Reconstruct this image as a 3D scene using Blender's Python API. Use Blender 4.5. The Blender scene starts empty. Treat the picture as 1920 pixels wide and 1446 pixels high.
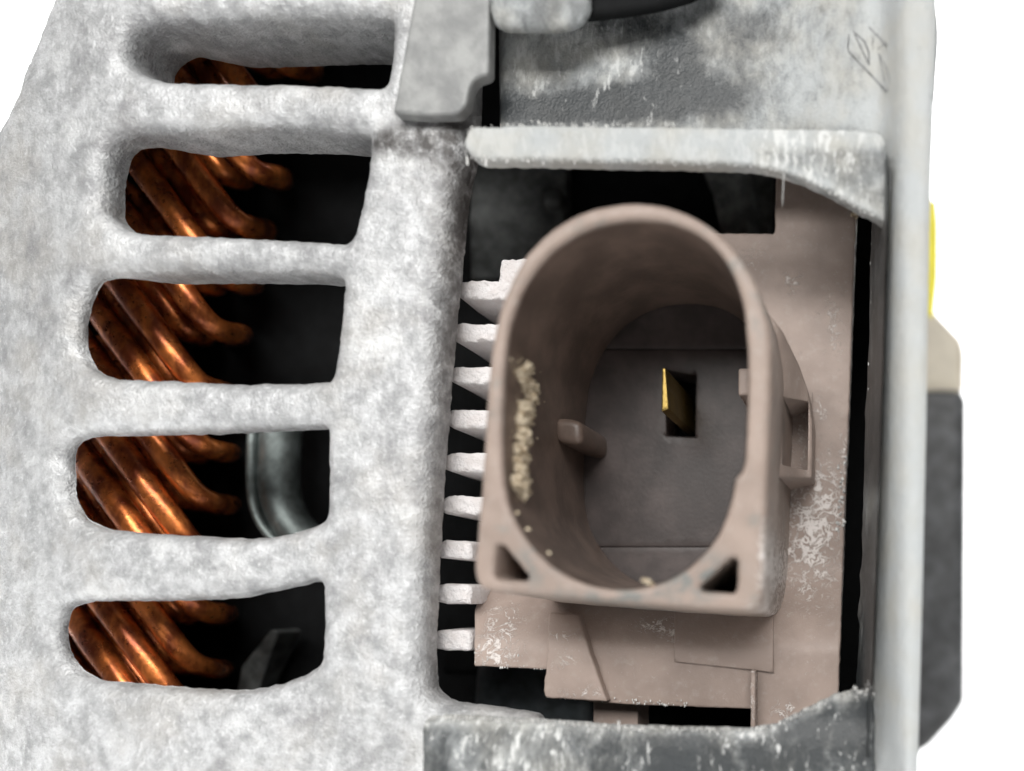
import bpy, bmesh, math, random
import numpy as np
from mathutils import Vector, noise as mnoise
from mathutils.geometry import delaunay_2d_cdt
random.seed(7); rng = np.random.default_rng(7)
SC = bpy.context.scene

# ---------------------------------------------------------------- scale: everything is measured in units of 1/20 mm
S = 5e-5                    # metres per unit
D = 1500.0                  # distance of the lens from the connector rim
VX, VY = 1630.0, 1120.0     # foot of the lens axis on the rim's plane
GY = 1992.0                 # height of the table top
def W(X, Y, z): return ((X-960)*S, -z*S, (GY-Y)*S)

# ---------------------------------------------------------------- camera
cd = bpy.data.cameras.new('camera'); cam = bpy.data.objects.new('camera', cd); SC.collection.objects.link(cam)
cam.location = W(VX, VY, D); cam.rotation_euler = (math.pi/2, 0, 0)
cd.sensor_width = 36; cd.lens = 36*D/1920
cd.shift_x = (960-VX)/1920; cd.shift_y = (VY-723)/1920
cd.clip_start = 0.002; cd.clip_end = 50
cd.dof.use_dof = True; cd.dof.focus_distance = (D+300)*S; cd.dof.aperture_fstop = 7.5
SC.camera = cam

# ---------------------------------------------------------------- world, lamps, exposure
wd = bpy.data.worlds.new('World'); SC.world = wd; wd.use_nodes = True
wd.node_tree.nodes['Background'].inputs[0].default_value = (0.95, 0.98, 1.0, 1)
wd.node_tree.nodes['Background'].inputs[1].default_value = 0.05
def area(name, loc, target, size, power, col=(1, 1, 1), sy=None):
    l = bpy.data.lights.new(name, 'AREA'); l.shape = 'RECTANGLE'; l.size = size; l.size_y = sy or size
    l.energy = power; l.color = col
    o = bpy.data.objects.new(name, l); SC.collection.objects.link(o); o.location = loc
    o.rotation_euler = (Vector(target)-Vector(loc)).to_track_quat('-Z', 'Y').to_euler()
    return o
CEN = W(1000, 700, -200)
area('key_softbox', (0.0, -0.46, 0.34), CEN, 0.62, 5.1, (1, 0.985, 0.96), 0.26)
area('added_backdrop_light', (-0.2, 0.40, 0.95), (-0.2, 1.0, 0.25), 1.8, 42, (1, 1, 1), 0.5)  # unseen lamp added to burn the backdrop out to white
SC.view_settings.view_transform = 'Standard'; SC.view_settings.look = 'None'
SC.view_settings.exposure = 0; SC.view_settings.gamma = 1

# ---------------------------------------------------------------- materials
class NT:
    def __init__(s, name):
        s.m = bpy.data.materials.new(name); s.m.use_nodes = True; s.t = s.m.node_tree
        s.b = s.t.nodes['Principled BSDF']
        tc = s.t.nodes.new('ShaderNodeTexCoord'); mp = s.t.nodes.new('ShaderNodeVectorMath'); mp.operation = 'SCALE'
        mp.inputs['Scale'].default_value = 1/S
        s.t.links.new(tc.outputs['Object'], mp.inputs[0]); s.co = mp.outputs[0]
    def link(s, a, b): s.t.links.new(a, b)
    def vec(s, scale=(1, 1, 1)):
        n = s.t.nodes.new('ShaderNodeVectorMath'); n.operation = 'MULTIPLY'; n.inputs[1].default_value = scale
        s.link(s.co, n.inputs[0]); return n.outputs[0]
    def noise(s, size, detail=4, rough=0.55, st=(1, 1, 1), dist=0):
        n = s.t.nodes.new('ShaderNodeTexNoise'); n.inputs['Scale'].default_value = 1/size
        n.inputs['Detail'].default_value = detail; n.inputs['Roughness'].default_value = rough; n.inputs['Distortion'].default_value = dist
        s.link(s.vec(st), n.inputs['Vector']); return n.outputs['Fac']
    def voro(s, size, feat='F1'):
        n = s.t.nodes.new('ShaderNodeTexVoronoi'); n.inputs['Scale'].default_value = 1/size; n.feature = feat
        s.link(s.co, n.inputs['Vector']); return n.outputs['Distance']
    def attr(s, name):
        n = s.t.nodes.new('ShaderNodeAttribute'); n.attribute_name = name; return n.outputs['Fac']
    def math(s, op, a, b=None, c=None, clamp=False):
        n = s.t.nodes.new('ShaderNodeMath'); n.operation = op; n.use_clamp = clamp
        for i, v in enumerate((a, b, c)):
            if v is None: continue
            if isinstance(v, (int, float)): n.inputs[i].default_value = v
            else: s.link(v, n.inputs[i])
        return n.outputs[0]
    def ramp(s, f, lo, hi, a=0.0, b=1.0):
        n = s.t.nodes.new('ShaderNodeMapRange'); n.interpolation_type = 'SMOOTHSTEP'
        s.link(f, n.inputs[0])
        for i, v in enumerate((lo, hi, a, b)): n.inputs[i+1].default_value = v
        return n.outputs[0]
    def mix(s, f, a, b):
        n = s.t.nodes.new('ShaderNodeMix'); n.data_type = 'RGBA'
        if isinstance(f, (int, float)): n.inputs[0].default_value = f
        else: s.link(f, n.inputs[0])
        for i, v in ((6, a), (7, b)):
            if isinstance(v, tuple): n.inputs[i].default_value = v+(1,) if len(v) == 3 else v
            else: s.link(v, n.inputs[i])
        return n.outputs[2]
    def set(s, k, v):
        if isinstance(v, tuple): s.b.inputs[k].default_value = v+(1,) if len(v) == 3 else v
        elif isinstance(v, (int, float)): s.b.inputs[k].default_value = v
        else: s.link(v, s.b.inputs[k])
    def bump(s, h, dist, strength=1.0):
        n = s.t.nodes.new('ShaderNodeBump'); n.inputs['Strength'].default_value = strength
        n.inputs['Distance'].default_value = dist*S
        s.link(h, n.inputs['Height']); s.link(n.outputs[0], s.b.inputs['Normal'])

M = {}
# cast aluminium, oxidised and blotchy
n = NT('cast_aluminium')
big = n.noise(170, 4, .6); mid = n.noise(44, 6, .70); fine = n.noise(11, 4, .65); tiny = n.noise(4.5, 2, .5)
c = n.mix(n.ramp(mid, .28, .72), (.33, .336, .343), (.68, .69, .70))
c = n.mix(n.ramp(big, .46, .70, 0, .42), c, (.46, .435, .40))
c = n.mix(n.ramp(n.noise(95, 5, .65), .50, .70, 0, .7), c, (.27, .27, .28))
c = n.mix(n.ramp(n.noise(120, 5, .7), .50, .70, 0, .55), c, (.80, .81, .81))
c = n.mix(n.ramp(fine, .55, .75, 0, .5), c, (.78, .79, .80))
c = n.mix(n.ramp(tiny, .56, .74, 0, .30), c, (.26, .26, .265))
gr = n.math('MULTIPLY', n.attr('grime_shade'), n.ramp(n.noise(45, 5, .65), .25, .60), clamp=True)  # on the housing this holds real stains and painted shade
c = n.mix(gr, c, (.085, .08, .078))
n.set('Base Color', c); n.set('Metallic', .4); n.set('Roughness', n.ramp(mid, .3, .7, .58, .42)); n.set('Specular IOR Level', .5)
n.bump(n.math('ADD', n.math('ADD', n.math('MULTIPLY', mid, .8), n.math('MULTIPLY', fine, .7)), n.math('MULTIPLY', tiny, .55)), 4.5, .85)
M['cast'] = n.m
n = NT('machined_aluminium')
f = n.noise(60, 5, .6)
n.set('Base Color', n.mix(n.ramp(f, .3, .7), (.18, .184, .184), (.29, .295, .29))); n.set('Metallic', .2); n.set('Roughness', .55)
n.bump(n.noise(7, 3, .6), 1.2, .7); M['machined'] = n.m
# black plastic under grey dust
def dusty(name, base, dust, st=(1, 1, .65)):
    n = NT(name)
    a = n.attr('dust')
    f1 = n.noise(70, 6, .68, st, .4); f2 = n.noise(15, 4, .6, st); f3 = n.noise(5, 2, .5)
    t = n.math('ADD', n.math('MULTIPLY', f1, .75), n.math('MULTIPLY', f2, .35))
    t = n.math('ADD', t, n.math('MULTIPLY', f3, .12))
    t = n.math('ADD', t, n.math('SUBTRACT', a, .5))
    d = n.ramp(t, .33, .88, .05, 1.0)
    c = n.mix(d, base, n.mix(n.ramp(n.noise(110, 3), .35, .7), dust, tuple(v*f for v, f in zip(dust, (1.0, .95, .88)))))
    sc = n.math('ADD', n.noise(11, 4, .6, (1, 1, .32), .5), n.math('MULTIPLY', n.math('SUBTRACT', f1, .5), .7))
    sc = n.math('ADD', sc, n.math('MULTIPLY', n.math('SUBTRACT', a, .5), .22))
    c = n.mix(n.math('MULTIPLY', n.ramp(sc, .54, .70, 0, .85), n.attr('grime_shade'), clamp=True), c, (.66, .67, .66))
    c = n.mix(n.ramp(n.noise(30, 5, .7, (1, 1, .5)), .36, .24, 0, .55), c, base)
    n.set('Base Color', c); n.set('Roughness', n.ramp(t, .45, .7, .42, .9)); n.set('Specular IOR Level', .4)
    n.bump(n.math('ADD', n.math('MULTIPLY', f2, .8), n.math('MULTIPLY', f3, .6)), 5, .6)
    return n.m
M['cover'] = dusty('dusty_black_plastic', (.020, .024, .027), (.43, .45, .455))
# brown connector plastic with salt specks
def brown(name, base, spots, soil=False):
    n = NT(name)
    f1 = n.noise(160, 4, .6); f2 = n.noise(24, 5, .65); f3 = n.noise(4, 2)
    c = n.mix(n.ramp(f1, .35, .68), tuple(v*.86 for v in base), tuple(v*1.12 for v in base))
    c = n.mix(n.ramp(f2, .52, .74, 0, .30), c, (.48, .43, .39))
    if soil:
        c = n.mix(n.ramp(n.noise(55, 4, .6), .56, .68, 0, .5), c, (.20, .20, .185))
    if soil: c = n.mix(n.math('MULTIPLY', n.attr('grime_shade'), n.ramp(n.noise(40, 5, .65), .40, .58), clamp=True), c, (.15, .165, .16))
    a = n.attr('dust')
    rid = n.math('SUBTRACT', 1.0, n.math('MULTIPLY', n.math('ABSOLUTE', n.math('SUBTRACT', n.noise(26, 4, .6, (1, 1, 1), 1.0), .5)), 13), clamp=True)
    sp = n.math('ADD', n.math('MULTIPLY', rid, .34), n.math('MULTIPLY', n.noise(15, 5, .7), .62)); sp = n.math('ADD', sp, n.math('SUBTRACT', a, .18))
    m = n.ramp(sp, .70, .95)
    c = n.mix(m, c, (.74, .69, .66))
    n.set('Base Color', c); n.set('Roughness', n.ramp(sp, .7, .9, .5, .9)); n.set('Specular IOR Level', .4)
    n.bump(n.math('ADD', n.math('MULTIPLY', m, .30), n.math('ADD', n.math('MULTIPLY', f3, .12), n.math('MULTIPLY', f2, .15))), 5, .8)
    return n.m
M['brown'] = brown('brown_plastic', (.345, .272, .236), True)
M['rim'] = brown('brown_rim_plastic', (.31, .243, .207), True, True)

# salt crust and fins
n = NT('white_oxide')
f = n.noise(9, 4, .65)
n.set('Base Color', n.mix(n.ramp(n.noise(40, 3), .35, .7), (.76, .735, .735), (.68, .64, .63))); n.set('Roughness', .85)
n.bump(f, 8, .9); M['oxide'] = n.m
n = NT('cream_crust')
n.set('Base Color', n.mix(n.ramp(n.noise(10, 4), .35, .65), (.34, .26, .17), (.66, .57, .43))); n.set('Roughness', .9)
n.bump(n.noise(5, 3), 4, .9); M['crust'] = n.m
n = NT('grey_dust')
n.set('Base Color', n.mix(n.ramp(n.noise(14, 3), .4, .6), (.50, .50, .49), (.74, .74, .72))); n.set('Roughness', .95); M['dust'] = n.m
# enamelled copper
n = NT('enamelled_copper')
f = n.noise(40, 4, .6, (1, 1, .5))
n.set('Base Color', n.mix(n.ramp(f, .35, .68), (.24, .050, .014), (.82, .25, .058))); n.set('Metallic', .75)
n.set('Roughness', n.ramp(n.noise(16, 3), .3, .7, .26, .45)); n.set('Coat Weight', .35); n.set('Coat Roughness', .25)
n.bump(n.noise(14, 3), 2, .4); M['copper'] = n.m
def simple(name, col, rough=.5, metal=0.0, var=.25, size=40, bump=1.5):
    n = NT(name); f = n.noise(size, 5, .6)
    n.set('Base Color', n.mix(n.ramp(f, .35, .7), tuple(v*(1-var) for v in col), tuple(v*(1+var) for v in col)))
    n.set('Roughness', rough); n.set('Metallic', metal); n.bump(n.noise(9, 3), bump, .5); return n.m
M['dark'] = simple('shade_black', (.006, .0065, .007), .8)  # near-black stands in for the shade of the voids
M['dark'].node_tree.nodes['Principled BSDF'].inputs['Specular IOR Level'].default_value = .15
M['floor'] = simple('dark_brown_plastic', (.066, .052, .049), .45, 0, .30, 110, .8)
M['shade_liner'] = simple('shade_brown_plastic', (.145, .104, .084), .42, 0, .25, 90, 1.0)  # brown darkened for the shade inside the socket; one key rib shares it
M['darkgrey'] = simple('dark_grey_plastic', (.075, .08, .078), .6, 0, .5, 50)
M['blueblack'] = simple('blue_black_lacquer', (.05, .06, .065), .35, 0, .4)
M['steel'] = simple('bright_steel', (.17, .195, .19), .45, .7, .3)
M['gold'] = simple('gilded_brass', (.32, .225, .07), .42, 1.0, .12)
M['black'] = simple('black_plastic', (.05, .052, .055), .5, 0, .5, 60)
M['markgrey'] = simple('greyed_plastic', (.25, .255, .255), .7, 0, .4, 30)
M['beige'] = simple('beige_plastic', (.52, .47, .38), .5, 0, .08, 80)
M['yellow'] = simple('yellow_label', (.80, .70, .03), .5, 0, .08, 60)
n = NT('white_sheet'); n.set('Base Color', (.92, .92, .92)); n.set('Roughness', .9); M['sheet'] = n.m

# ---------------------------------------------------------------- mesh helpers
def U(px, py, z):           # from the angle a point is seen at, and its depth, to its place
    k = (D-z)/D
    return VX+(px-VX)*k, VY+(py-VY)*k
def resample(poly, step):
    P = np.array(poly, float); out = []
    for i in range(len(P)):
        a, b = P[i], P[(i+1) % len(P)]; L = np.linalg.norm(b-a); k = max(1, int(round(L/step)))
        for j in range(k): out.append(a+(b-a)*j/k)
    return np.array(out)
def smooth(poly, it=2):     # Chaikin corner cutting
    P = np.array(poly, float)
    for _ in range(it):
        Q = np.roll(P, -1, 0); P = np.stack([P*.75+Q*.25, P*.25+Q*.75], 1).reshape(-1, 2)
    return P
def rounded(poly, r, n=5):
    P = np.array(poly, float); out = []; N = len(P)
    for i in range(N):
        p, a, b = P[i], P[i-1], P[(i+1) % N]
        la, lb = np.linalg.norm(a-p), np.linalg.norm(b-p); rr = min(r, la*.45, lb*.45)
        s, e = p+(a-p)/la*rr, p+(b-p)/lb*rr
        for t in np.linspace(0, 1, n): out.append((1-t)**2*s+2*t*(1-t)*p+t*t*e)
    return np.array(out)
def area2(P): x, y = P[:, 0], P[:, 1]; return float(np.sum(x*np.roll(y, -1)-np.roll(x, -1)*y))
def inside(P, pts):
    x, y = pts[:, 0], pts[:, 1]; r = np.zeros(len(pts), bool); Q = np.roll(P, -1, 0)
    for (x1, y1), (x2, y2) in zip(P, Q):
        if y1 == y2: continue
        c = ((y1 > y) != (y2 > y)) & (x < (x2-x1)*(y-y1)/(y2-y1)+x1); r ^= c
    return r
def dist(P, pts):
    d = np.full(len(pts), 1e9); Q = np.roll(P, -1, 0)
    for a, b in zip(P, Q):
        e = b-a; L = max(float(e@e), 1e-9); t = np.clip(((pts-a)@e)/L, 0, 1)
        v = pts-a-t[:, None]*e; np.minimum(d, np.sqrt((v*v).sum(1)), out=d)
    return d
def fbm(x, y, s, o=3, seed=0): return mnoise.fractal(Vector((x/s+seed*17.3, y/s-seed*9.1, seed*3.7)), 1.0, 2.0, o)

class Acc:
    def __init__(s): s.v = []; s.f = []; s.at = {}
    def add(s, verts, faces, attrs=None):
        o = len(s.v); s.v += [tuple(v) for v in verts]; s.f += [tuple(i+o for i in f) for f in faces]
        for k, vals in (attrs or {}).items():
            s.at.setdefault(k, {}); 
            for i, val in enumerate(vals): s.at[k][o+i] = val
    def build(s, name, mat, parent=None, flat=False, autosmooth=True, world=False, **props):
        me = bpy.data.meshes.new(name)
        me.from_pydata([v if world else W(*v) for v in s.v], [], s.f)
        for k, d in s.at.items():
            a = me.attributes.new(k, 'FLOAT', 'POINT'); arr = np.zeros(len(s.v), np.float32)
            for i, val in d.items(): arr[i] = val
            a.data.foreach_set('value', arr)
        bm = bmesh.new(); bm.from_mesh(me); bmesh.ops.recalc_face_normals(bm, faces=bm.faces); bm.to_mesh(me); bm.free()
        me.materials.append(mat if not isinstance(mat, str) else M[mat])
        if not flat:
            me.shade_smooth()
            if autosmooth: me.set_sharp_from_angle(angle=math.radians(50))
        o = bpy.data.objects.new(name, me); SC.collection.objects.link(o)
        if parent: o.parent = parent
        for k, v in props.items(): o[k] = v
        return o

def slab(A, outline, zf, zb, holes=(), fil=8, hfil=None, step=10, rough=0.0, rsize=25, jag=0.0, taper=0, htaper=0, hzb=None, dust=None, grime_shade=None, seed=0, wallrings=2, world_px=False, coarse=None):
    """A moulded plate: front sheet with rounded-over edges, and walls running straight back. zf, zb, hzb may be functions of (px, py)."""
    hfil = fil if hfil is None else hfil
    Z = zf if callable(zf) else (lambda x, y: zf)
    ZB = zb if callable(zb) else (lambda x, y: zb)
    loops = []
    for k, P in enumerate([outline]+list(holes)):
        P = resample(P, step)
        if area2(P) < 0: P = P[::-1]
        if jag:
            P = P+np.array([[fbm(p[0], p[1], 14, 3, seed+k)*jag, fbm(p[0], p[1], 14, 3, seed+k+50)*jag] for p in P])
        loops.append(P)
    pts = [p for L in loops for p in L]; edges = []; o = 0
    for L in loops:
        m = len(L); edges += [(o+i, o+(i+1) % m) for i in range(m)]; o += m
    nb = o
    # rings that carry the round-over
    extra = []
    for k, L in enumerate(loops):
        r = fil if k == 0 else hfil
        if r <= 0: continue
        t = np.roll(L, -1, 0)-np.roll(L, 1, 0); t /= np.linalg.norm(t, axis=1)[:, None]+1e-9
        nrm = np.stack([-t[:, 1], t[:, 0]], 1)*(1 if k == 0 else -1)
        for q in (.06, .2, .42, .7, 1.0):
            E = L+nrm*r*q; d = np.min([dist(LL, E) for LL in loops], axis=0); ok = (d > r*q*.93) & inside(loops[0], E)
            for h in loops[1:]: ok &= ~inside(h, E)
            extra.append(E[ok])
    lo, hi = loops[0].min(0), loops[0].max(0)
    gx, gy = np.meshgrid(np.arange(lo[0], hi[0], step), np.arange(lo[1], hi[1], step))
    G = np.stack([gx.ravel(), gy.ravel()], 1); G += rng.uniform(-.3, .3, G.shape)*step
    ok = inside(loops[0], G)
    for h in loops[1:]: ok &= ~inside(h, G)
    G = G[ok]
    d0 = dist(loops[0], G); dh = np.min([dist(h, G) for h in loops[1:]], axis=0) if len(loops) > 1 else np.full(len(G), 1e9)
    G = G[(d0 > max(fil*1.05, step*.6)) & (dh > max(hfil*1.05, step*.6))]
    allp = np.concatenate([np.array(pts)]+extra+[G])
    # drop near duplicates
    key = np.round(allp/(.8)).astype(int); _, first = np.unique(key[nb:], axis=0, return_index=True)
    allp = np.concatenate([allp[:nb], allp[nb:][np.sort(first)]])
    vs, _, fs, ov, _, _ = delaunay_2d_cdt([Vector((float(p[0]), float(p[1]))) for p in allp], edges, [], 0, 1e-5)
    V = np.array([(v.x, v.y) for v in vs]); F = [f for f in fs if len(f) == 3]
    C = np.array([V[list(f)].mean(0) for f in F]); ok = inside(loops[0], C)
    for h in loops[1:]: ok &= ~inside(h, C)
    F = [f for f, q in zip(F, ok) if q]
    d0 = dist(loops[0], V); dh = np.min([dist(h, V) for h in loops[1:]], axis=0) if len(loops) > 1 else np.full(len(V), 1e9)
    def drop(d, r):
        if r <= 0: return np.zeros_like(d)
        u = np.clip(1-d/r, 0, 1); return r*(1-np.sqrt(np.clip(1-u*u, 0, 1)))
    dz = drop(d0, fil)+drop(dh, hfil)
    out = []; Xs = []
    for i, (x, y) in enumerate(V):
        z0 = Z(x, y); X, Y = U(x, y, z0) if not world_px else (x, y)
        z = z0-dz[i]+(fbm(x, y, rsize, 4, seed)*rough if rough else 0)
        out.append((X, Y, z))
    at = {}
    if dust is not None: at['dust'] = [dust(x, y) if callable(dust) else dust for x, y in V]
    if grime_shade is not None: at['grime_shade'] = [grime_shade(x, y) for x, y in V]
    verts = list(out); faces = list(F)
    inv = {}
    for i, lst in enumerate(ov):
        for j in lst: inv[j] = i
    o = 0
    for k, L in enumerate(loops):
        m = len(L); ids = [inv[o+i] for i in range(m)]; o += m
        tp = taper if k == 0 else htaper
        XY = np.array([out[i][:2] for i in ids]); t = np.roll(XY, -1, 0)-np.roll(XY, 1, 0); t /= np.linalg.norm(t, axis=1)[:, None]+1e-9
        nr = np.stack([t[:, 1], -t[:, 0]], 1)
        prev = ids
        for w in range(1, wallrings+1):
            fr = w/wallrings; new = []
            for q, i in enumerate(ids):
                zz = (ZB if (k == 0 or hzb is None) else hzb if callable(hzb) else (lambda a, b: hzb))(V[i][0], V[i][1])
                z1 = out[i][2]+(zz-out[i][2])*fr
                X, Y = XY[q]+nr[q]*np.array(tp if isinstance(tp, tuple) else (tp, tp))*fr
                if rough and w < wallrings:
                    e = fbm(X+w*31, Y+z1, rsize, 3, seed+9)*rough; X += nr[q][0]*e; Y += nr[q][1]*e
                new.append(len(verts)); verts.append((X, Y, z1))
                for kk in at: at[kk].append(at[kk][i])
            for q in range(m):
                faces.append((prev[q], prev[(q+1) % m], new[(q+1) % m], new[q]))
            prev = new
    A.add(verts, faces, at)
    return loops
def tube(A, path, rad, n=10, cap=True, flat=1.0):
    P = [np.array(p, float) for p in path]; m = len(P); verts = []; faces = []
    up = None
    for i in range(m):
        t = P[min(i+1, m-1)]-P[max(i-1, 0)]; t /= np.linalg.norm(t)
        if up is None: up = np.cross(t, [0.3, 0.2, 1.0])
        up = up-t*(up@t); up /= np.linalg.norm(up); b = np.cross(t, up)
        r = rad[i] if hasattr(rad, '__len__') else rad
        for j in range(n):
            a = 2*math.pi*j/n; verts.append(P[i]+r*(math.cos(a)*up+math.sin(a)*b*flat))
    for i in range(m-1):
        for j in range(n): faces.append((i*n+j, i*n+(j+1) % n, (i+1)*n+(j+1) % n, (i+1)*n+j))
    if cap: faces += [tuple(range(n)), tuple(range((m-1)*n, m*n))]
    A.add(verts, faces)
ICO = None
def lump(A, X, Y, z, r, sq=(1, 1, 1), dustv=None):
    global ICO
    if ICO is None:
        bm = bmesh.new(); bmesh.ops.create_icosphere(bm, subdivisions=1, radius=1)
        ICO = ([tuple(v.co) for v in bm.verts], [tuple(v.index for v in f.verts) for f in bm.faces]); bm.free()
    A.add([(X+v[0]*r*sq[0]*random.uniform(.6, 1.35), Y+v[1]*r*sq[1]*random.uniform(.6, 1.35), z+v[2]*r*sq[2]*random.uniform(.6, 1.35)) for v in ICO[0]], ICO[1])
def lumps_px(A, px, py, z, r, sq=(1, 1, 1)):
    X, Y = U(px, py, z); lump(A, X, Y, z, r, sq)
def along(poly, n):
    P = np.array(poly, float); L = np.r_[0, np.cumsum(np.linalg.norm(np.diff(P, axis=0), axis=1))]
    t = np.sort(rng.uniform(0, L[-1], n)); return np.stack([np.interp(t, L, P[:, 0]), np.interp(t, L, P[:, 1])], 1)
def gauss(x, y, cx, cy, sx, sy): return math.exp(-((x-cx)/sx)**2-((y-cy)/sy)**2)
def sst(a, b, x): t = min(1, max(0, (x-a)/(b-a))); return t*t*(3-2*t)

# ---------------------------------------------------------------- backdrop
A = Acc(); prof = [(-.10, 0), (.5, 0)]+[(.5+.5*math.sin(a), .5-.5*math.cos(a)) for a in np.linspace(.1, math.pi/2, 14)]+[(1.0, 2.2)]
vs = []; fs = []
for y, z in prof: vs += [(-2.5, y, z), (2.5, y, z)]
for i in range(len(prof)-1): fs.append((2*i, 2*i+1, 2*i+3, 2*i+2))
A.add(vs, fs); A.build('backdrop', 'sheet', None, world=True, autosmooth=False, kind='structure')

# ---------------------------------------------------------------- the alternator
alt = bpy.data.objects.new('alternator', None); SC.collection.objects.link(alt); alt.empty_display_size = .02
alt['label'] = 'dusty car alternator with slotted cast housing, copper windings, black cover and brown plug socket'
alt['category'] = 'alternator'

# --- cast housing
SL = [
 [(232, 62), (270, 32), (420, 28), (600, 22), (738, 22), (735, 90), (722, 156), (600, 151), (470, 147), (300, 143), (248, 128), (228, 100)],
 [(196, 275), (212, 254), (262, 242), (450, 230), (600, 232), (694, 245), (690, 300), (676, 380), (662, 438), (648, 450), (520, 443), (400, 436), (250, 430), (212, 418), (186, 392), (186, 330)],
 [(146, 560), (160, 522), (190, 508), (400, 506), (560, 508), (644, 514), (640, 580), (632, 640), (623, 712), (540, 714), (450, 716), (300, 709), (200, 706), (160, 692), (138, 655), (136, 600)],
 [(112, 850), (124, 820), (160, 812), (400, 806), (520, 800), (612, 796), (611, 880), (607, 976), (560, 992), (500, 1006), (430, 1009), (300, 1001), (180, 992), (140, 975), (114, 930)],
 [(100, 1170), (108, 1140), (140, 1128), (330, 1126), (440, 1120), (520, 1104), (600, 1086), (602, 1170), (598, 1242), (560, 1268), (500, 1290), (440, 1299), (300, 1291), (160, 1278), (124, 1255), (102, 1215)],
]
SL = [[(x-8*sst(560, 640, x), y) for x, y in P] for P in SL]
SD = [168, 118, 75, 45, 32]; SLF = [.75, .5, .45, .75, 1.0]
hout = [(150, -330), (110, -100), (75, 0), (50, 60), (18, 140), (-2, 200), (-50, 280), (-140, 350), (-300, 430), (-340, 900), (-320, 1500), (-200, 1900), (1000, 1900), (1000, 1346), (920, 1334), (822, 1322), (792, 1300), (786, 1230), (792, 1100), (802, 900), (818, 700), (838, 480), (852, 340), (872, 262), (876, 150), (884, -330)]
def hz(x, y):
    z = -175.0
    z -= 110*max(0, (330-x)/330)**2
    z -= 14*sst(150, 260, x)*(1-sst(560, 690, x))*(1-sst(1290, 1440, y))
    return z
def hzb(x, y):
    best = min(range(5), key=lambda i: abs(y-(90, 335, 610, 905, 1195)[i]))
    lx = (228, 186, 138, 112, 100)[best]; f = SLF[best]; return hz(x, y)-SD[best]*(f+(1-f)*sst(lx+40, lx+150, x))
def hob(x, y): return -660 if (x < 140 or y > 1400 or y < -300) else hz(x, y)-66
def hgrime_shade(x, y): return min(1, gauss(x, y, 790, 268, 110, 32)*1.3+gauss(x, y, 590, 262, 200, 16)*.7+gauss(x, y, 520, 60, 300, 34)*.75+gauss(x, y, 240, 262, 60, 40)*.6+gauss(x, y, 852, 400, 34, 260)*.95+.55*gauss(x, y, 800, 240, 60, 20)+gauss(x, y, 720, 1395, 120, 45)*.16+.34*gauss(x, y, 400, 500, 260, 18)+.30*gauss(x, y, 150, 600, 26, 60)+.30*gauss(x, y, 200, 330, 24, 70)+.28*gauss(x, y, 115, 880, 22, 60)+.3*gauss(x, y, 105, 1200, 20, 70)+.24*gauss(x, y, 240, 90, 30, 50)+.6*gauss(x, y, 828, 700, 30, 200)+.45*gauss(x, y, 800, 1050, 22, 200))  # grime under the lug and low down; slot and right edges are painted shade
A = Acc()
slab(A, rounded(hout, 22), hz, hob, [rounded(s, 16) for s in SL], fil=44, hfil=30, step=9, rough=3, rsize=75, jag=1.8, hzb=hzb, grime_shade=hgrime_shade, seed=1, wallrings=4)
A.build('housing', 'cast', alt)
# --- machined lug at the top of the housing
A = Acc()
slab(A, rounded([(790, -330), (775, 0), (742, 180), (735, 212), (800, 216), (858, 214), (874, 196), (880, 162), (892, 146), (916, 140), (922, -330)], 10), -146, -172, fil=6, step=14, rough=1.2, seed=2)
A.build('mounting_lug', 'machined', alt)

# --- copper winding behind the slots
wind = Acc()
tube(wind, [(*U(np.interp(y, [-300, 120, 350, 620, 900, 1200, 1700], [490, 395, 320, 264, 264, 246, 240]), y, -560), -560) for y in range(-40, 1620, 60)], 105, 20)
wo = wind.build('stator_winding', M['dark'], alt)
def coil(yk, R, rad, seed_):
    cx = np.interp(yk+60, [-300, 120, 350, 620, 900, 1200, 1700], [490, 395, 320, 264, 264, 246, 240])
    zc = np.interp(yk, [0, 500, 1600], [-600, -575, -550]); path = []
    ts = np.linspace(-1.5, 2.6, 44); dt = ts[1]-ts[0]; yy = yk-1.28*R
    for t in ts:
        yy += R*1.30*max(0, math.cos(t))**.8*(1-.85*sst(.45, 1.05, t))*dt
        xx = cx+(R-8)*math.sin(t); zz = zc+R*math.cos(t)
        path.append((*U(xx, yy+5*fbm(t*40, yk, 60, 2, seed_), zz), zz))
    rr = [rad*(1+.05*fbm(k*9, yk, 30, 2, 3)) for k in range(len(path))]
    a = Acc(); tube(a, path, rr, 12, True, 0.85); a.build('copper_bar', 'copper', wo)
yk = -55
while yk < 1500:
    coil(yk, 172, 29.5+random.uniform(-2, 2), 1); coil(yk+58+random.uniform(-6, 6), 118, 29, 2)
    yk += 103+random.uniform(-6, 6)

# --- dark stator stack and what shows of the rotor
A = Acc()
core = [(-430, -480), (1690, -480), (1690, 1960), (-640, 1960), (-640, -60)]
slab(A, rounded(core, 60), -655, -1500, fil=20, step=120, world_px=True, seed=19)
A.build('stator_core', 'dark', alt)
A = Acc()
p = [(476, 740), (474, 800), (472, 860), (471, 910), (476, 950), (490, 985), (520, 1020), (570, 1045)]
tube(A, [(*U(x, y, -510), -510) for x, y in smooth(p, 2)[:-6]], 12, 10)
p2 = [(530, 740), (527, 800), (524, 860), (522, 910), (530, 950), (548, 985), (580, 1020), (640, 1045)]
tube(A, [(*U(x, y, -540), -540) for x, y in smooth(p2, 2)[:-6]], 46, 16)
fan = A.build('rotor_fan', 'steel', alt)
A = Acc()
slab(A, rounded([(508, 1180), (522, 1185), (476, 1320), (440, 1318), (452, 1250)], 5), lambda x, y: -540-.25*(y-1200), -620, fil=4, step=12, seed=8)
A.build('fan_blade', 'darkgrey', fan)
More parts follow.
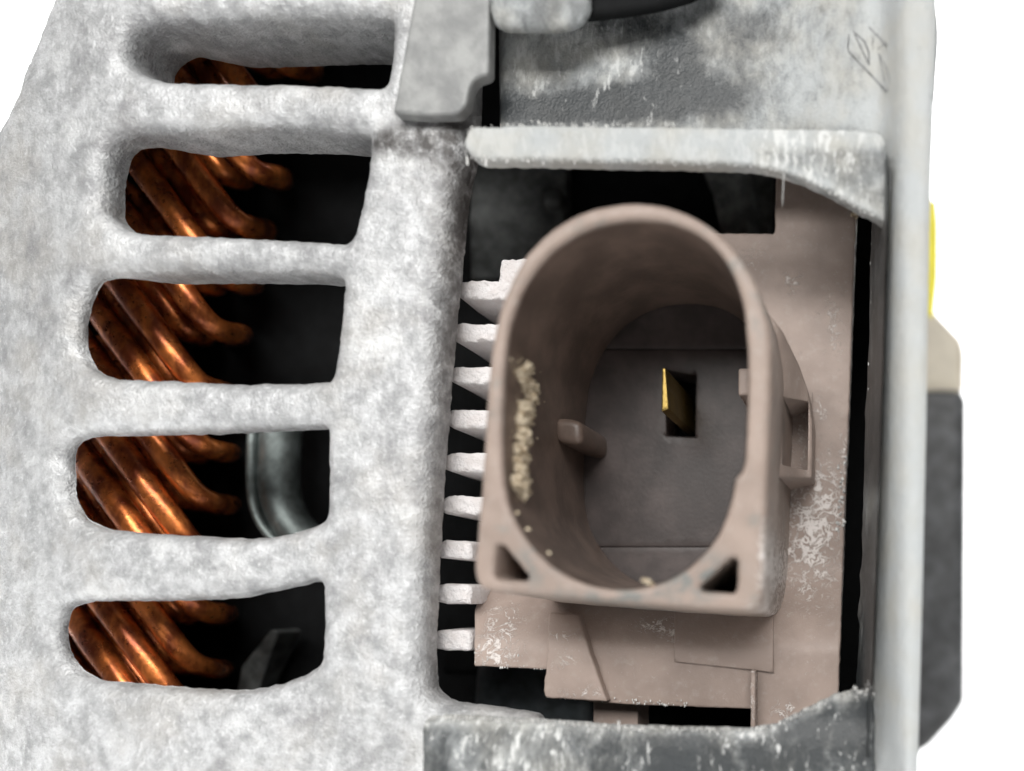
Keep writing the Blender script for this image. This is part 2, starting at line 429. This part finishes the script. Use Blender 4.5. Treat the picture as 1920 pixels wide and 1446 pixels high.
# --- black end cover
def bar_bottom(): return [(1400, 308), (1450, 318), (1500, 334), (1560, 362), (1610, 392), (1640, 404)]
cout = [(926, -330), (1758, -330), (1757, 60), (1750, 250), (1744, 420), (1738, 800), (1730, 1150), (1722, 1446), (1712, 1900), (1600, 1900), (1630, 1446), (1642, 1150), (1651, 900), (1660, 600), (1666, 420), (1668, 300), (1660, 268), (1640, 262), (1300, 262), (1000, 262), (930, 262)]
def cz(x, y): return -205+75*sst(1420, 1640, x)+90*sst(1640, 1705, x)-28*sst(-60, 240, 240-y)*(1-sst(1100, 1500, x))+8*math.sin(x/90)*(1-sst(1400, 1600, x))
def cback(x, y): return -660 if (x > 1690 or y < -300 or y > 1850) else cz(x, y)-34
def cdust(x, y):
    d = .54+.08*sst(1200, 1500, x)
    d -= .50*gauss(x, y, 1060, 206, 190, 27)+.36*gauss(x, y, 1190, 182, 120, 30)
    d -= .42*gauss(x, y, 1265, 112, 62, 46)+.30*gauss(x, y, 1340, 170, 100, 44)+.24*gauss(x, y, 1420, 60, 70, 40)+.22*gauss(x, y, 1150, 45, 120, 26)
    d += .10*gauss(x, y, 1000, 80, 120, 40)+.16*gauss(x, y, 1540, 215, 60, 22)+.10*gauss(x, y, 1100, 130, 120, 30)
    d += .34*sst(1600, 1670, x)
    return d
A = Acc()
slab(A, rounded(cout, 14), cz, cback, fil=22, step=13, rough=1.5, rsize=60, dust=cdust, grime_shade=lambda x, y: .45*(1-sst(1150, 1450, x))+.1, seed=3)
# the ledge over the opening, swelling into the corner
bar = [(884, 236), (1000, 233), (1200, 236), (1400, 239), (1600, 241), (1648, 246), (1662, 262), (1667, 290), (1664, 420), (1650, 412), (1640, 404), (1610, 390), (1560, 360), (1500, 333), (1450, 317), (1400, 309), (1200, 304), (1000, 300), (900, 299), (878, 290), (868, 268), (874, 246)]
def bdust(x, y):
    web = sst(1380, 1470, x)*sst(262, 292, y)
    edge = gauss(0, y, 0, float(np.interp(x, [868, 1400, 1450, 1500, 1560, 1640], [298, 306, 312, 327, 352, 398])), 1, 13)
    return .80-.32*web+.22*edge*web-.18*gauss(x, y, 878, 268, 16, 20)-.12*gauss(x, y, 1390, 285, 70, 10)
slab(A, rounded(bar, 8), -118, -150, fil=9, step=8, rough=2.2, rsize=12, jag=2.0, dust=bdust, grime_shade=lambda x, y: .3+.6*sst(1380, 1460, x)*(1-sst(1600, 1650, x)), seed=4)
# wall that closes the opening on the right
vs = []; fs = []; at = []
ys = np.linspace(300, 1420, 60); nz = 6
for i, y in enumerate(ys):
    xf = float(np.interp(y, [300, 420, 600, 900, 1150, 1446], [1666, 1664, 1658, 1649, 1640, 1629])); xb = float(np.interp(y, [300, 420, 640, 900, 1280, 1446], [1634, 1634, 1628, 1620, 1606, 1600]))
    for j in range(nz):
        t = j/(nz-1); z = -62-250*t; x = xf+(xb-xf)*t+fbm(y, j*40, 30, 3, 5)*3*(t > .9)
        vs.append((*U(x, y, z), z)); at.append(.28+.2*gauss(0, y, 0, 945, 1, 30))
for i in range(len(ys)-1):
    for j in range(nz-1): fs.append((i*nz+j, i*nz+j+1, (i+1)*nz+j+1, (i+1)*nz+j))
A.add(vs, fs, {'dust': at})
# panel under the opening
low = [(790, 1366), (798, 1346), (830, 1342), (900, 1346), (1000, 1351), (1150, 1363), (1300, 1367), (1400, 1369), (1450, 1361), (1500, 1336), (1560, 1307), (1600, 1295), (1622, 1300), (1640, 1310), (1640, 1900), (790, 1900)]
def ldust(x, y):
    top = gauss(0, y, 0, float(np.interp(x, [790, 1000, 1400, 1450, 1500, 1560, 1640], [1346, 1352, 1370, 1362, 1338, 1308, 1300])), 1, 16)
    return .38-.14*sst(1080, 1260, x)+.26*top+.12*gauss(x, y, 1370, 1395, 30, 25)+.05*gauss(x, y, 950, 1400, 200, 60)
slab(A, rounded(low, 8), lambda x, y: -112-20*gauss(0, y, 0, 1340, 1, 40), lambda x, y: -600 if y > 1850 else -160, fil=9, step=9, rough=2.2, rsize=14, jag=2.6, dust=ldust, grime_shade=lambda x, y: 1-.7*sst(1600, 1640, x), seed=6)
cov = A.build('end_cover', 'cover', alt)
# moulded triangular arrows mark
A = Acc()
for st, r in (([(1591, 95), (1663, 172)], 2.6), ([(1600, 58), (1622, 78), (1629, 98), (1630, 122)], 2.2), ([(1592, 64), (1590, 92)], 2.0), ([(1630, 50), (1664, 86)], 2.6), ([(1649, 54), (1646, 68)], 2.2), ([(1646, 92), (1662, 80)], 2.0), ([(1664, 172), (1668, 150), (1663, 128), (1648, 100)], 2.2)):
    st = resample(st+st[-1:], 6)
    tube(A, [(*U(x, y, cz(x, y)+1), cz(x, y)) for x, y in st], r*.85, 6)
A.build('recycling_mark', 'markgrey', cov)

# --- terminal block and black slab standing in for a dark cavity's shadow at the top edge
A = Acc()
slab(A, rounded([(912, -330), (1108, -330), (1104, 14), (1086, 40), (1050, 52), (940, 50), (922, 38), (914, 8)], 16), -128, -146, fil=14, step=10, rough=2, jag=1.5, dust=lambda x, y: .52-.2*gauss(x, y, 1010, 30, 30, 20), seed=11)
A.build('terminal_block', 'cover', alt)
A = Acc()
slab(A, rounded([(1090, -330), (1400, -330), (1350, -40), (1295, -6), (1240, 10), (1170, 22), (1090, 31)], 12), -150, -168, fil=14, step=12, rough=1, seed=12)
A.build('cavity_shadow_slab', M['dark'], alt)

# --- things at the right flank
A = Acc()
slab(A, rounded([(1655, 726), (1800, 726), (1813, 745), (1812, 1000), (1810, 1318), (1788, 1352), (1740, 1404), (1655, 1440)], 10), -1100, -1480, fil=26, step=14, rough=2, seed=13)
cap = A.build('side_cap', 'black', alt)
A = Acc()
slab(A, rounded([(1655, 545), (1740, 565), (1764, 592), (1804, 634), (1810, 660), (1808, 733), (1655, 733)], 10), -1094, -1480, fil=24, step=14, rough=1, seed=14)
A.build('collar', 'beige', cap)
A = Acc()
slab(A, rounded([(1655, 372), (1756, 372), (1761, 420), (1760, 520), (1752, 592), (1655, 592)], 8), -1086, -1400, fil=10, step=14, seed=15)
A.build('warning_tag', 'yellow', cap)
A = Acc()
slab(A, rounded([(1655, 0), (1744, 4), (1756, 40), (1758, 80), (1752, 118), (1655, 130)], 8), -900, -1100, fil=8, step=14, seed=16)
A.build('rear_flange', M['blueblack'], alt)

# --- heat sink with white fins
hs = Acc()
slab(hs, [(885, 470), (1010, 470), (990, 1260), (830, 1260)], -642, -652, fil=3, step=40, seed=20)
hso = hs.build('heat_sink', M['dark'], alt)  # base coloured black for the shade between the fins
FT = [(858, 543, 43), (846, 623, 42), (842, 703, 40), (835, 785, 42), (831, 867, 44), (824, 947, 42), (818, 1030, 42), (812, 1113, 44), (809, 1200, 46)]
for i, (x, y, h) in enumerate(FT):
    A = Acc(); q = h/2-3
    xr = x+150 if y < 1000 else 884
    o = [(x+16, y-q), (xr, y-q+3), (xr, y+q+1), (x+14, y+q), (x-6, y+q-12), (x-9, y-4), (x-2, y-q+9)]
    slab(A, rounded(o, 9), -275, -640, fil=8, step=6, rough=3.5, rsize=10, jag=2.6, seed=30+i, wallrings=4)
    A.build('fin', 'oxide', hso)
A = Acc()
slab(A, rounded([(938, 486), (1010, 482), (1010, 560), (930, 560)], 8), -290, -600, fil=7, step=7, rough=3, rsize=10, jag=2.4, seed=44)
A.build('fin', 'oxide', hso)

# --- bits seen through the gap above the socket and below it
A = Acc()
slab(A, rounded([(1300, 280), (1330, 345), (1352, 440), (1380, 500), (1447, 500), (1447, 290)], 10), lambda x, y: -520-50*sst(1400, 1430, x), -640, fil=14, step=10, rough=7, rsize=40, seed=50)
A.build('brush_holder', 'darkgrey', alt)
A = Acc()
slab(A, [(880, 280), (1060, 280), (1060, 480), (940, 520), (880, 520)], -610, -650, fil=8, step=16, rough=8, rsize=50, seed=51)
slab(A, smooth([(1010, 345), (1050, 345), (1050, 385), (1010, 385)], 2), -560, -640, fil=16, step=6, seed=52)
A.build('diode_plate', M['darkgrey'], alt)
A = Acc()
slab(A, rounded([(895, 1240), (1112, 1240), (1112, 1400), (880, 1400)], 8), -560, -640, fil=10, step=14, rough=4, seed=53)
A.build('lower_bracket', 'blueblack', alt)

# --- brown connector: back plate, shell, floor, pin
def pdust(x, y):
    d = .235
    d += .26*gauss(x, y, 1550, 930, 36, 80)+.20*gauss(x, y, 1530, 1030, 40, 90)+.2*gauss(x, y, 1500, 1000, 60, 120)+.24*gauss(x, y, 1565, 600, 18, 60)+.26*gauss(x, y, 1485, 530, 14, 20)
    d += .30*gauss(x, y, 1540, 770, 10, 22)+.30*gauss(x, y, 925, 1225, 40, 30)+.22*gauss(x, y, 945, 1170, 40, 40)
    d += .30*gauss(x, y, 1275, 1188, 30, 18)+.26*gauss(x, y, 1225, 1172, 30, 14)+.2*gauss(x, y, 1410, 480, 30, 18)+.3*gauss(x, y, 1470, 1330, 20, 14)
    d += .24*gauss(x, y, 1585, 850, 8, 60)
    return d
outer = [(1190, 375), (1125, 384), (1060, 406), (990, 463), (948, 537), (922, 620), (911, 720), (904, 850), (894, 985), (886, 1060), (888, 1088), (902, 1106), (935, 1112), (1100, 1126), (1250, 1138), (1390, 1147), (1418, 1142), (1430, 1120), (1434, 1000), (1440, 850), (1446, 700), (1445, 630), (1431, 560), (1406, 508), (1372, 458), (1326, 417), (1262, 386)]
inner = [(1185, 409), (1110, 421), (1040, 461), (988, 520), (958, 590), (946, 650), (940, 750), (939, 850), (943, 910), (953, 955), (977, 1002), (1012, 1045), (1060, 1082), (1120, 1103), (1180, 1107), (1240, 1095), (1298, 1062), (1340, 1015), (1362, 968), (1374, 925), (1378, 894), (1392, 884), (1398, 850), (1403, 700), (1399, 610), (1388, 545), (1358, 482), (1310, 437), (1252, 414)]
PH = smooth(inner, 1); PH = PH.mean(0)+(PH-PH.mean(0))*1.02
PH = np.stack([VX+(PH[:, 0]-VX)*D/(D+400), VY+(PH[:, 1]-VY)*D/(D+400)], 1)
A = Acc()
def pz(x, y): return -400+140*sst(1050, 1230, y)
plate = [(1456, 300), (1606, 300), (1606, 400), (1601, 520), (1593, 750), (1586, 900), (1579, 1100), (1572, 1300), (1566, 1440), (1412, 1440), (1411, 1330), (1300, 1326), (1190, 1322), (1100, 1316), (1030, 1256), (888, 1249), (890, 1140), (930, 1050), (960, 700), (985, 520), (1080, 440), (1200, 437), (1362, 437), (1452, 438)]
slab(A, rounded(plate, 5), pz, lambda x, y: pz(x, y)-50, [PH], fil=4, hfil=1, step=11, rough=1.2, rsize=30, jag=1.2, dust=pdust, seed=60)
slab(A, rounded([(1028, 1150), (1024, 1250), (1018, 1296), (1024, 1309), (1138, 1316), (1110, 1235), (1084, 1150)], 5), lambda x, y: pz(x, y)+24, lambda x, y: pz(x, y)-4, fil=4, step=8, rough=1.5, jag=1.6, dust=lambda x, y: .2+.32*gauss(x, y, 1050, 1193, 30, 10)+.28*gauss(x, y, 1090, 1300, 50, 10)+.18*gauss(x, y, 1060, 1240, 30, 30), seed=61)
slab(A, [(1264, 1130), (1450, 1130), (1450, 1262), (1405, 1256), (1264, 1241)], lambda x, y: pz(x, y)+9, lambda x, y: pz(x, y)-4, fil=3, step=12, dust=.2, seed=62)
slab(A, rounded([(1407, 1256), (1416, 1258), (1416, 1440), (1408, 1440)], 3), lambda x, y: pz(x, y)+36, lambda x, y: pz(x, y)-4, fil=3, step=8, jag=1, dust=.42, seed=63)
slab(A, [(1112, 1290), (1196, 1290), (1196, 1420), (1112, 1420)], -330, -420, fil=3, step=14, dust=.1, seed=64)
plug = A.build('plug_socket', 'brown', alt)
# hooped boss on the flank of the shell
boss = [(1440, 585), (1468, 622), (1498, 684), (1515, 732), (1523, 790), (1522, 897), (1440, 893)]
A = Acc()
slab(A, rounded(boss, 6), lambda x, y: -170-120*sst(1445, 1525, x)-40*sst(640, 740, 740-y+640)*0, -402, [rounded([(1466, 744), (1516, 753), (1514, 882), (1466, 872)], 3)], fil=5, hfil=3, step=8, dust=lambda x, y: .24, hzb=-385, seed=65)
slab(A, [(1455, 735), (1522, 735), (1522, 890), (1455, 890)], -384, -402, fil=0, step=14, dust=.36, seed=66)
A.build('latch_boss', 'brown', plug)
t1 = [(930, 1022), (944, 1024), (990, 1080), (986, 1090), (932, 1087), (925, 1078)]
t2 = [(1377, 1045), (1383, 1054), (1381, 1106), (1374, 1113), (1316, 1110), (1311, 1100), (1366, 1049)]
A = Acc()
def rgrime(x, y): return min(1, gauss(x, y, 1300, 1075, 70, 40)+.9*gauss(x, y, 1170, 1120, 120, 16)+.8*gauss(x, y, 1000, 1060, 40, 40)+.5*gauss(x, y, 1420, 600, 14, 50)+.4*gauss(x, y, 1395, 490, 30, 30))
def rdust(x, y): return .06+ .16+.42*gauss(x, y, 1434, 1070, 14, 100)+.3*gauss(x, y, 1415, 1140, 30, 14)+.12*gauss(x, y, 1390, 500, 30, 30)
slab(A, smooth(outer, 2), lambda x, y: 0, -402, [smooth(inner, 2), rounded(t1, 4), rounded(t2, 4)], fil=15, hfil=11, step=7, rough=1.4, rsize=50, jag=.7, taper=(4, 26), htaper=0, hzb=lambda x, y: -432, dust=rdust, grime_shade=rgrime, seed=70, wallrings=12, world_px=False)
A.build('shell', 'rim', plug)
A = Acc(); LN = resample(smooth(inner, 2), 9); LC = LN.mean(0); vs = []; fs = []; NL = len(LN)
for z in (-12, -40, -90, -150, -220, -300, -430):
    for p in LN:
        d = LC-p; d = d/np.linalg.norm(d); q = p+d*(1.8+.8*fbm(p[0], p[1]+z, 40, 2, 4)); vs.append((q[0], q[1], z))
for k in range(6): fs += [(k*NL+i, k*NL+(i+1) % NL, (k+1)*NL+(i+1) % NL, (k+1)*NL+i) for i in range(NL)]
A.add(vs, fs); A.build('shade_liner', 'shade_liner', plug)  # added sleeve whose darker brown puts shade on the socket walls
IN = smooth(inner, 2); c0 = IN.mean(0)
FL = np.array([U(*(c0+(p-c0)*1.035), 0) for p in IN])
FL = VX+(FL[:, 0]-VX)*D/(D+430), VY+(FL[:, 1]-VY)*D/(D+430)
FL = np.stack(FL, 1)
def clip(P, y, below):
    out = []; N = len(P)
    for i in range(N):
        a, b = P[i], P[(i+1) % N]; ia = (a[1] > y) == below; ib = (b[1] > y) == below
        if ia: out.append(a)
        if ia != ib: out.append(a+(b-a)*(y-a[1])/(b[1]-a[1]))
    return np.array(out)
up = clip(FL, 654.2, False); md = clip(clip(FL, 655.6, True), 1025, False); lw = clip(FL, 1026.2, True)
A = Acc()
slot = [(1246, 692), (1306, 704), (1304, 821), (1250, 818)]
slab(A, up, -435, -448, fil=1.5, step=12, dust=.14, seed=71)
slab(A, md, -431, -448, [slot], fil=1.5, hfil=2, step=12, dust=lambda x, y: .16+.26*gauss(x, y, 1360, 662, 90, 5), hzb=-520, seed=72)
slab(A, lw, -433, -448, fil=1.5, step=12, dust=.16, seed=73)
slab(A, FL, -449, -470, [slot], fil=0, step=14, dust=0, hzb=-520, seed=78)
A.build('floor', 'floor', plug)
# contact blade
def box(A, x0, y0, x1, y1, zf, zb):
    a = [U(x0, y0, zf), U(x1, y0, zf), U(x1, y1, zf), U(x0, y1, zf)]
    A.add([(*p, zf) for p in a]+[(*p, zb) for p in a], [(0, 1, 2, 3), (4, 5, 6, 7), (0, 1, 5, 4), (1, 2, 6, 5), (2, 3, 7, 6), (3, 0, 4, 7)])
A = Acc()
a = Acc(); slab(A, rounded([(1241, 690), (1248, 690), (1254, 767), (1240, 772)], 2), -245, -520, fil=3, step=5, seed=74)
A.build('contact_pin', 'gold', plug)
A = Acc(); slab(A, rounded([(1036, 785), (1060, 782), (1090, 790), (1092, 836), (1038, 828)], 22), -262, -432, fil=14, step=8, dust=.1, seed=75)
A.build('key_rib', 'shade_liner', plug)
A = Acc(); slab(A, rounded([(1384, 690), (1420, 690), (1420, 742), (1384, 742)], 6), -262, -432, fil=6, step=8, dust=.1, seed=76)
A.build('key_rib', 'brown', plug)

# ---------------------------------------------------------------- crumbs and crust
A = Acc()
def onwall(x, y):
    wl = float(np.interp(y, [520, 590, 650, 750, 850, 910, 955, 1002], [988, 958, 946, 940, 939, 943, 953, 977]))
    x = max(x, wl+8); z = D-D*(VX-wl)/(VX-x); X, Y = U(x, y, z); return X+5, Y, z
ridge = [(970, 676), (974, 700), (981, 722), (992, 742), (984, 762), (974, 785), (977, 808), (968, 832), (972, 856), (966, 880), (976, 900), (968, 926)]
rp = resample([(p[0], p[1]) for p in smooth(ridge+ridge[::-1], 2)[:len(ridge)*4-2]], 3.0)
rp = [onwall(*p) for p in rp[:len(rp)*62//100] if p[1] < 930]
tube(A, rp, [11+14*abs(fbm(k*3, 0, 16, 4, 5)) for k in range(len(rp))], 22, True, 1.5)
A.v = [(x+9*fbm(y*2, z*2, 22, 5, 7), y+9*fbm(z*2, y*2, 22, 5, 8), z+14*fbm(y*2, z*2, 20, 5, 9)) for x, y, z in A.v]
for px, py in ridge:
    for _ in range(9):
        x, y, z = onwall(px+random.gauss(0, 12), py+random.gauss(0, 11)); lump(A, x+1, y, z, random.choice((1.2, 1.6, 2, 2.5, 3.5)), (.6, 1, 1.3))
for px, py, r in [(986, 930, 5), (970, 960, 4), (990, 990, 5), (1030, 1035, 4), (1215, 1090, 7), (1207, 1086, 6), (1222, 1094, 5)]:
    X, Y = U(px, py, -6); lump(A, X, Y+2, -6, r)
cr = A.build('salt_crust', 'crust', None, flat=False)
cr['label'] = 'cream crumbly crust stuck along the left inner wall of the brown socket'; cr['category'] = 'crust'; cr['kind'] = 'stuff'
A = Acc(); X, Y = U(1604, 402, -395)
for dx, dy, r in ((0, 0, 9), (-7, 3, 6), (9, -3, 6), (2, 8, 5), (-3, -8, 5)): lump(A, X+dx, Y+dy, -392, r)
ch = A.build('dirt_chip', 'crust', None)
ch['label'] = 'pale ragged dirt chip caught at the top right corner of the brown plate'; ch['category'] = 'chip'
A = Acc()
for x, y in along([(872, 290), (900, 300), (1000, 302), (1200, 306), (1400, 311), (1450, 319), (1500, 335), (1560, 362), (1610, 392), (1645, 408)], 420):
    lumps_px(A, x, y+random.gauss(-2, 3), -124+random.uniform(-6, 10), random.uniform(.8, 2.6), (.7, 1.5, 1))
for x, y in along([(800, 1345), (900, 1347), (1000, 1352), (1150, 1364), (1300, 1368), (1400, 1370), (1450, 1362), (1500, 1337), (1560, 1308), (1600, 1297), (1630, 1300)], 420):
    lumps_px(A, x, y+abs(random.gauss(0, 4))-3, -126+random.uniform(-6, 10), random.uniform(.9, 2.8), (.6, 1.7, 1))
for x, y in along([(874, 240), (1000, 233), (1300, 236)], 60): lumps_px(A, x, y+random.gauss(0, 2), -124, random.uniform(1.2, 3))
for x, y in along([(1627, 430), (1618, 900), (1603, 1290)], 60): lumps_px(A, x+random.uniform(6, 16), y, -290, random.uniform(1, 3), (.6, 1.8, 1))
for x, y in along([(1586, 840), (1583, 1000)], 26): lumps_px(A, x-random.uniform(0, 14), y, -398, random.uniform(2, 5.5))
for x, y in along([(890, 1250), (1024, 1256)], 60): lumps_px(A, x, y-abs(random.gauss(0, 10)), -262, random.uniform(.9, 3), (.8, 1.4, 1))
for x, y in along([(1024, 1308), (1140, 1316), (1300, 1326)], 70): lumps_px(A, x, y-abs(random.gauss(0, 5)), -254, random.uniform(.8, 2.4), (.8, 1.5, 1))
for x, y in along([(1600, 1300), (1640, 1290)], 40): lumps_px(A, x, y+random.gauss(0, 8), -116, random.uniform(1, 3.2))
for px, py, l in ((876, 300, 14), (912, 302, 16), (1469, 330, 60), (1160, 1356, 20)):
    z = -116; tube(A, [(*U(px+random.uniform(-1, 1)*.6*k, py+l*k/4-4, z), z) for k in range(5)], [.9, .8, .7, .7, .4] if l > 40 else [2.4, 2.2, 2, 2.6, 1], 5)
dc = A.build('dust_crumbs', 'dust', None)
dc['label'] = 'pale dust crumbs clinging to the ragged edges of the cover opening'; dc['category'] = 'dust'; dc['kind'] = 'stuff'
